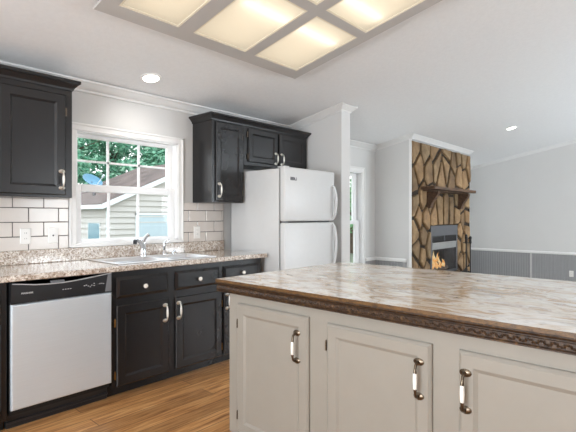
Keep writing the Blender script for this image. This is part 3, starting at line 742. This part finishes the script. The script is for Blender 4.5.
def cells(rect, seeds, sx=1, sy=1, gap=.026):
    x0, x1, y0, y1 = rect; res = []
    for i, (px, py) in enumerate(seeds):
        poly = [(x0, y0), (x1, y0), (x1, y1), (x0, y1)]
        for j, (qx, qy) in enumerate(seeds):
            if j == i: continue
            nx, ny = (qx-px)*sx*sx, (qy-py)*sy*sy; mx, my = (px+qx)/2, (py+qy)/2; L = math.hypot(nx, ny)
            poly = clip(poly, nx/L, ny/L, (nx*mx+ny*my)/L-gap*(.6+.8*random.random()))
            if len(poly) < 3: break
        if len(poly) >= 3 and max(p[0] for p in poly) > FBX0-.012 and min(p[0] for p in poly) < FBX1+.012 and min(p[1] for p in poly) < FBZ1+.012:
            if py > FBZ1: poly = clip(poly, 0, -1, -FBZ1-.012)
            elif px < FBX0: poly = clip(poly, 1, 0, FBX0-.012)
            else: poly = clip(poly, -1, 0, -FBX1-.012)
        if len(poly) >= 3: res.append(poly)
    return res
def jit(a): return (random.random()-.5)*a
sb = MB()
def stones(rect, seeds, sx, sy):
    for poly in cells(rect, seeds, sx, sy):
        area_ = abs(sum(p[0]*q[1]-q[0]*p[1] for p, q in zip(poly, poly[1:]+poly[:1])))/2
        if area_ < .004: continue
        pts = []
        for p, q in zip(poly, poly[1:]+poly[:1]):     # break edges so that outlines are ragged
            L = math.hypot(q[0]-p[0], q[1]-p[1]); n = max(1, int(L/.09))
            nx, ny = ((q[1]-p[1])/L, -(q[0]-p[0])/L) if L > 0 else (0, 0)
            for k in range(n):
                t = k/n; j = 0 if k == 0 else jit(.018); pts.append((p[0]+(q[0]-p[0])*t+nx*j, p[1]+(q[1]-p[1])*t+ny*j))
        cx = sum(p[0] for p in pts)/len(pts); cy = sum(p[1] for p in pts)/len(pts); h = .022+random.random()*.02; tx, ty = jit(.05), jit(.03)
        A = [sb.bm.verts.new((p[0], yb+.004, p[1])) for p in pts]
        m = [(cx+(p[0]-cx)*.965, cy+(p[1]-cy)*.975) for p in pts]
        Bv = [sb.bm.verts.new((p[0], yb-h*.75-tx*(p[0]-cx)-ty*(p[1]-cy)+jit(.006), p[1])) for p in m]
        m2 = [(cx+(p[0]-cx)*.80, cy+(p[1]-cy)*.86) for p in pts]
        Cv = [sb.bm.verts.new((p[0], yb-h-tx*(p[0]-cx)-ty*(p[1]-cy)+jit(.008), p[1])) for p in m2]
        ce = sb.bm.verts.new((cx, yb-h+jit(.006), cy)); n = len(pts)
        for i in range(n):
            k = (i+1) % n; sb.face([A[i], A[k], Bv[k], Bv[i]]); sb.face([Bv[i], Bv[k], Cv[k], Cv[i]]); sb.face([Cv[i], Cv[k], ce])
up = []
for x, z in ((5.92, 2.22), (6.02, 1.93), (5.90, 1.72), (6.28, 2.24), (6.36, 1.95), (6.60, 2.25), (6.66, 2.05), (6.82, 1.86), (7.02, 2.02), (7.08, 2.29), (7.25, 1.85), (7.34, 2.16), (7.52, 2.28), (7.57, 1.93), (7.82, 2.24), (7.86, 1.92), (7.98, 2.1),
             (5.93, 1.45), (6.16, 1.50), (6.02, 1.23), (6.29, 1.24), (6.44, 1.50), (6.56, 1.27), (6.76, 1.38), (7.02, 1.36), (7.26, 1.37), (7.48, 1.28), (7.50, 1.53), (7.72, 1.42), (7.92, 1.52), (7.93, 1.25), (7.72, 1.19)):
    up.append((x+jit(.04), z+jit(.04)))
up += [(x+jit(.05), z+jit(.05)) for x, z in ((5.95, 1.02), (6.23, .97), (6.36, .78), (5.98, .76), (6.20, .64), (5.93, .52), (6.33, .45), (6.10, .38), (5.95, .2), (6.25, .15), (7.62, .98), (7.88, .99), (7.58, .72), (7.80, .78), (7.97, .66), (7.66, .48), (7.88, .46), (7.6, .2), (7.9, .2))]
stones((XC0+.006, XC1-.004, .0, ZT-.004), up, 1.35, .85)
sb.build('stone_facing', M['stone'], fp)
# right return of the stone
b = MB(); b.mi = 0; b.box(XC1, XC1+.012, YC, YW-.02, 0, zc(YW)-.09); b.build('side_cladding', M['mortar'], fp)
b = MB(); b.box(XC0, 7.95, 2.55, YC-.03, 0, .22, .012); b.build('hearth', M['stone'], fp)
# mantel
MX0, MX1, MY = 6.085, 7.74, 2.70
b = MB(); b.box(MX0, MX1, MY, YC-.01, 1.645, 1.69, .006); b.box(MX0+.05, MX1-.05, MY+.10, YC-.01, 1.625, 1.645, .003); b.build('mantel_shelf', M['mantel'], fp)
for cx in (6.36, 7.56):
    b = MB(); b.prism([(cx-.045, YC+.005, 1.625), (cx-.045, MY+.05, 1.625), (cx-.045, MY+.06, 1.585), (cx-.045, YC-.07, 1.45), (cx-.045, YC-.055, 1.38), (cx-.045, YC+.005, 1.37)], (.09, 0, 0)); b.build('corbel', M['mantel'], fp)
# firebox insert: metal surround, smoke hood, louvre slots, glass, cavity
fbx = MB(); t = .012
fbx.box(FBX0, FBX1, YC-.012, YC+.02, .945, FBZ1)                        # top panel
fbx.box(FBX0, FBX0+.05, YC-.010, YC+.02, FBZ0, .945); fbx.box(FBX1-.05, FBX1, YC-.010, YC+.02, FBZ0, .945)
fbx.box(FBX0+.05, FBX1-.05, YC-.010, YC+.02, FBZ0, FBZ0+.04)
fbx.box(6.94, 6.97, YC-.008, YC+.0, .85, .945); fb = fbx.build('firebox_surround', paint('charcoal_metal', (82, 84, 88), .45, .05), fp)
b = MB(); b.box(FBX0+.05, FBX1-.05, YC+.0, YC+.02, .852, .945)
for k in range(4): b.box(FBX0+.06, FBX1-.06, YC-.006, YC+.004, .858+k*.022, .868+k*.022)
b.build('louver', M['iron'], fb)
b = MB(); b.prism([(FBX0+.055, YC-.006, .735), (FBX0+.055, YC-.012, .842), (FBX0+.055, YC+.02, .842), (FBX0+.055, YC+.02, .735)], (FBX1-FBX0-.11, 0, 0)); b.build('smoke_hood', paint('pale_metal_hood', (178, 180, 178), .3, .05, metal=.6), fb)
b = MB(); b.grid([FBX0+.02, FBX1-.02], [.30, .86], set(), lambda u, v: (u, YC+.40, v), (0, .02, 0))
b.box(FBX0+.01, FBX0+.03, YC+.02, YC+.40, .30, .86); b.box(FBX1-.03, FBX1-.01, YC+.02, YC+.40, .30, .86); b.box(FBX0, FBX1, YC+.02, YC+.42, .33, FBZ0+.01); b.box(FBX0, FBX1, YC+.02, YC+.42, .85, .87)
b.build('firebox_cavity', paint('grey_firebrick', (98, 100, 102), .85, .2, 10), fp)
b = MB(); b.box(FBX0+.05, FBX1-.05, YC+.006, YC+.010, FBZ0+.04, .735); b.build('glass_door', M['glass'], fp)
# logs and flames
for (p, q, r, lab) in (((6.68, 3.03, .405), (7.22, 3.01, .40), .045, 'charred log lying at the front of the firebox'),
                       ((6.70, 3.17, .41), (7.24, 3.20, .405), .055, 'charred log lying at the back of the firebox'),
                       ((6.86, 3.02, .492), (7.10, 3.20, .502), .040, 'pale charred log laid across the other two logs')):
    b = MB(); p, q = V3(p), V3(q)
    b.tube([p+(q-p)*(k/6)+V3((0, 0, jit(.012))) for k in range(7)], [r*(1+jit(.16)) for k in range(7)], 12); tag(b.build('fire_log', M['log'], None, True), lab, 'log', 'logs in the firebox')
b = MB()
for (x, y, h, w) in ((6.66, 3.00, .16, .035), (6.74, 3.03, .30, .05), (6.80, 2.99, .22, .04), (6.86, 3.05, .34, .05), (6.93, 3.00, .24, .045), (7.02, 3.06, .30, .05), (7.08, 3.0, .18, .04), (7.18, 3.04, .14, .035)):
    ph = random.random()*6; b.tube([(x+math.sin(ph+k*.9)*.02*k/3, y, (.42+h*.8*k/7)) for k in range(8)], [w*.72*f for f in (.6, 1, .95, .8, .6, .4, .22, .05)], 10)
tag(b.build('flames', M['flame'], None, True), 'orange flames burning over the logs behind the firebox glass', 'fire')
# fire tools on the hearth
HX, HY, HZ = 7.34, 2.72, .22
ft = thing('fire_tool_stand', (HX, HY, HZ), 'black iron fireplace tool stand at the right of the firebox', 'tool stand')
b = MB(); b.lathe((HX, HY, HZ), UZ, [(.11, 0), (.11, .012), (.06, .022), (.02, .03)], 24); b.build('base', M['iron'], ft, True)
b = MB(); b.tube([(HX, HY, HZ+.02), (HX, HY, HZ+.70)], .011, 10); b.lathe((HX, HY, HZ+.69), UZ, [(.01, 0), (.02, .015), (.02, .03), (.008, .045), (.001, .05)], 14); b.build('post', M['iron'], ft, True)
b = MB(); b.tube([(HX+.05*math.cos(a*.449), HY+.05*math.sin(a*.449), HZ+.60) for a in range(15)], .006, 8); b.tube([(HX-.05, HY, HZ+.60), (HX+.05, HY, HZ+.60)], .006, 8); b.build('ring', M['iron'], ft, True)
def tool(name, ang, lab, kind):
    x, y = HX+0.064*math.cos(ang), HY+0.064*math.sin(ang); t = thing(name, (x, y, HZ+.05), lab, 'fire tool', 'fireplace tools')
    b = MB(); b.tube([(x, y, HZ+.12), (x, y, HZ+.64)], .009, 8); b.build('shaft', M['iron'], t, True)
    b = MB(); b.lathe((x, y, HZ+.58), UZ, [(.010, 0), (.022, .02), (.018, .07), (.025, .105), (.016, .125), (.001, .13)], 12); b.build('handle', M['iron'], t, True)
    b = MB()
    if kind == 'brush': b.lathe((x, y, HZ+.05), UZ, [(.038, 0), (.03, .06), (.016, .09)], 12)
    elif kind == 'shovel': b.prism([(x-.045, y-.008, HZ+.05), (x+.045, y-.008, HZ+.05), (x+.05, y-.002, HZ+.14), (x+.02, y, HZ+.175), (x-.02, y, HZ+.175), (x-.05, y-.002, HZ+.14)], (0, .006, 0))
    else: b.tube([(x, y, HZ+.13), (x, y, HZ+.08), (x+.01, y, HZ+.05)], [.006, .006, .002], 8); b.tube([(x, y, HZ+.11), (x+.02, y, HZ+.105), (x+.032, y, HZ+.125)], [.006, .005, .002], 8)
    b.build({'brush': 'bristles', 'shovel': 'blade', 'poker': 'hook'}[kind], M['iron'], t, True)
tool('fire_brush', 3.5, 'black hearth brush hanging at the left of the tool stand', 'brush')
tool('fire_shovel', .35, 'black ash shovel hanging at the right of the tool stand', 'shovel')
tool('fire_poker', 4.9, 'black iron poker hanging at the front of the tool stand', 'poker')
bk = thing('ash_bucket', (7.54, 2.80, HZ), 'small black bucket on the hearth right of the fire tools', 'bucket')
b = MB(); b.lathe((7.54, 2.80, HZ), UZ, [(.06, 0), (.075, .10), (.078, .105), (.07, .105), (.056, .01)], 20); b.build('pail', M['iron'], bk, True)
b = MB(); b.tube([(7.54+.075*math.cos(q*math.pi/8), 2.80, HZ+.10+.07*math.sin(q*math.pi/8)) for q in range(9)], .004, 6); b.build('bail', M['iron'], bk, True)

# ---------------------------------------------------------------- outside
GZ = -.55
b = MB(); b.box(-30, 60, YW+.3, 70, GZ-.2, GZ); struct(b.build('ground', M['grass']), 'green lawn outside the windows', 'lawn')
HYF, HYB = 16.0, 21.6; HXL, HXR = 7.62, 16.4; XRG = 12.05; PI_ = .442
def zr(x): return 1.874+PI_*(x-7.8) if x <= XRG else 1.874+PI_*(XRG-7.8)-PI_*(x-XRG)
hs = thing('neighbor_house', (12, 18.8, GZ), 'neighbouring cream sided house with brown shingle gable roof', 'house')
b = MB()
def lap_wall(p0, d, L, z0, topf, n):
    """lap siding courses: slanted strips"""
    p0, d, n = V3(p0), V3(d), V3(n); ch = .22; z = z0
    zmax = max(topf(0), topf(L), topf(L/2))
    while z < zmax:
        # extent where the top is above this course
        zt = z+ch; ss = [i*L/120 for i in range(121)]; ok = [s for s in ss if topf(s) > z+ch*.5]
        if ok:
            s0, s1 = ok[0], ok[-1]
            q = [p0+d*s0+n*.06+V3((0, 0, z)), p0+d*s1+n*.06+V3((0, 0, z)), p0+d*s1+n*.004+V3((0, 0, zt)), p0+d*s0+n*.004+V3((0, 0, zt))]
            r = [p0+d*s0+V3((0, 0, z)), p0+d*s1+V3((0, 0, z))]
            b.face([b.bm.verts.new(p) for p in q]); b.face([b.bm.verts.new(p) for p in (r[0], r[1], q[1], q[0])])
        z += ch
lap_wall((HXL, HYF, 0), (1, 0, 0), HXR-HXL, GZ, lambda s: zr(HXL+s)-.08, (0, -1, 0))
lap_wall((HXL, HYF, 0), (0, 1, 0), HYB-HYF, GZ, lambda s: zr(HXL)-.12, (-1, 0, 0))
b.prism([(HXL+.01, HYF+.01, GZ), (HXR, HYF+.01, GZ), (HXR, HYF+.01, zr(HXR)-.1), (XRG, HYF+.01, zr(XRG)-.1), (HXL+.01, HYF+.01, zr(HXL)-.1)], (0, HYB-HYF-.02, 0))
b.build('siding', M['siding'], hs)
ov = .32
b = MB(); yf0, yb0 = HYF-.25, HYB+.25
for xa, xb in ((HXL-ov, XRG), (XRG, HXR+ov)):
    b.prism([(xa, yf0, zr(xa)), (xb, yf0, zr(xb)), (xb, yf0, zr(xb)+.06), (xa, yf0, zr(xa)+.06)], (0, yb0-yf0, 0))
b.build('roof', M['shingle'], hs)
b = MB()
for xa, xb in ((HXL-ov, XRG), (XRG, HXR+ov)):
    b.prism([(xa, yf0-.02, zr(xa)-.15), (xb, yf0-.02, zr(xb)-.15), (xb, yf0-.02, zr(xb)+.045), (xa, yf0-.02, zr(xa)+.045)], (0, .05, 0))
b.box(HXL-ov-.06, HXL-ov+.02, yf0, yb0, zr(HXL-ov)-.13, zr(HXL-ov)+.02); b.build('fascia', M['fascia'], hs)
b = MB(); b.box(HXL-.035, HXL+.03, HYF-.04, HYF+.06, GZ, zr(HXL)-.1); b.build('corner_trim', M['fascia'], hs)
b = MB(); b.box(8.80, 11.0, HYF-.05, HYF+.0, GZ, 1.29)
for k in range(3): b.box(8.84, 10.96, HYF-.06, HYF-.05, GZ+.08+k*.46, GZ+.5+k*.46, .01)
gd = b.build('garage_door', M['garage'], hs)
b = MB(); b.box(8.72, 8.80, HYF-.07, HYF, GZ, 1.37); b.box(8.72, 11.08, HYF-.07, HYF, 1.29, 1.37); b.build('garage_trim', M['fascia'], gd)
b = MB(); b.box(HXL-.05, HXL, 16.5, 17.55, .18, 1.04); w_ = b.build('window', M['fascia'], hs)
b = MB(); b.box(HXL-.06, HXL-.05, 16.56, 17.49, .24, .98); b.build('pane', M['bluepane'], w_)
for (x, y, h) in ((8.2, 18.4, .35), (8.7, 20.2, .3)):
    b = MB(); z = zr(x); b.lathe((x, y, z), UZ, [(.06, 0), (.06, h), (.09, h+.01), (.09, h+.05), (.001, h+.06)], 12); b.build('roof_vent', M['gasket'], hs, True)
# satellite dish on the roof corner
SDX, SDY = 8.80, 20.0; SDZ = zr(SDX)+.06
sd = thing('satellite_dish', (SDX, SDY, SDZ), 'blue grey satellite dish on the roof of the neighbouring house', 'satellite dish')
ax = V3((.13, -.62, .72)).normalized(); c0 = V3((SDX, SDY, SDZ+.42))
b = MB(); b.tube([(SDX+.05, SDY, SDZ-.02), (SDX+.05, SDY+.05, SDZ+.3), c0+ax*.01], .03, 10); b.build('mast', M['gasket'], sd, True)
b = MB(); b.lathe(c0, ax, [(.02, -.02), (.2, -.01), (.34, .035), (.45, .11), (.45, .125), (.34, .05), (.2, .005), (.001, -.008)], 28); b.build('reflector', M['dish'], sd, True)
b = MB(); tip = c0+ax*.48+V3((.30, -.05, -.10)); b.tube([c0+V3((.05, 0, -.38)), tip], .018, 8); b.lathe(tip, -ax, [(.05, -.08), (.05, .05), (.035, .09)], 12); b.build('receiver_arm', M['fascia'], sd, True)
# trees
def tree(x, y, h, r, n, seed, leafm, lab, ls=.17, z_lo=.12, grp='trees outside the windows'):
    rnd = random.Random(seed); t = thing('tree', (x, y, GZ), lab, 'tree', grp)
    b = MB(); pts = [(x+rnd.uniform(-.12, .12)*k, y+rnd.uniform(-.1, .1)*k, GZ+h*.8*k/6) for k in range(7)]; b.tube(pts, [.22*(1-k/8) for k in range(7)], 10)
    for k in range(9):
        a = rnd.uniform(0, 6.28); k0 = rnd.randint(2, 5); p = V3(pts[k0]); e = p+V3((math.cos(a)*r*.7, math.sin(a)*r*.7, h*.16)); b.tube([p, (p+e)/2+V3((0, 0, .1)), e], [.08, .05, .02], 6)
    b.build('trunk', M['bark'], t)
    vs, fs = [], []; blobs = []
    for k in range(26):
        a = rnd.uniform(0, 6.28); q = rnd.random()**.5; z = rnd.uniform(z_lo, 1); prof = math.sin(math.pi*min(1, .12+z*.86))**.6
        blobs.append((x+math.cos(a)*r*q*prof, y+math.sin(a)*r*q*prof, GZ+h*z, rnd.uniform(.3, .5)*r))
    for k in range(n):
        bx, by, bz, br_ = rnd.choice(blobs); v = V3((rnd.gauss(0, 1), rnd.gauss(0, 1), rnd.gauss(0, 1))).normalized()*br_*rnd.uniform(.6, 1.02); v.z *= .75
        c = V3((bx, by, bz))+v; u = V3((rnd.gauss(0, 1), rnd.gauss(0, 1), rnd.gauss(0, .5))).normalized(); w = u.cross(V3((rnd.gauss(0, 1), rnd.gauss(0, 1), rnd.gauss(0, 1)))).normalized(); s = ls*rnd.uniform(.6, 1.2)
        i = len(vs); nn = u.cross(w)*s*.15
        vs += [c-u*s, c+w*s*.5+nn, c+u*s, c-w*s*.5+nn]; fs.append((i, i+1, i+2, i+3))
    o = V3((x, y, GZ)); me = bpy.data.meshes.new('foliage'); me.from_pydata([tuple(p-o) for p in vs], [], fs); me.materials.append(leafm)
    f = bpy.data.objects.new('foliage', me); COL.objects.link(f); f.parent = t
tree(9.6, 27.0, 7.6, 3.0, 13000, 1, M['leaf'], 'leafy tree at the left behind the house, above the satellite dish')
tree(13.6, 28.5, 8.6, 3.1, 13000, 2, M['leaf'], 'leafy tree behind the house, seen through the middle upper panes')
tree(17.6, 28.0, 8.2, 3.1, 13000, 3, M['leaf'], 'leafy tree behind the house, seen through the right upper panes')
tree(18.0, 12.2, 6.0, 2.4, 4500, 5, M['leaf2'], 'light green tree seen through the tall window beyond the partition', .2)
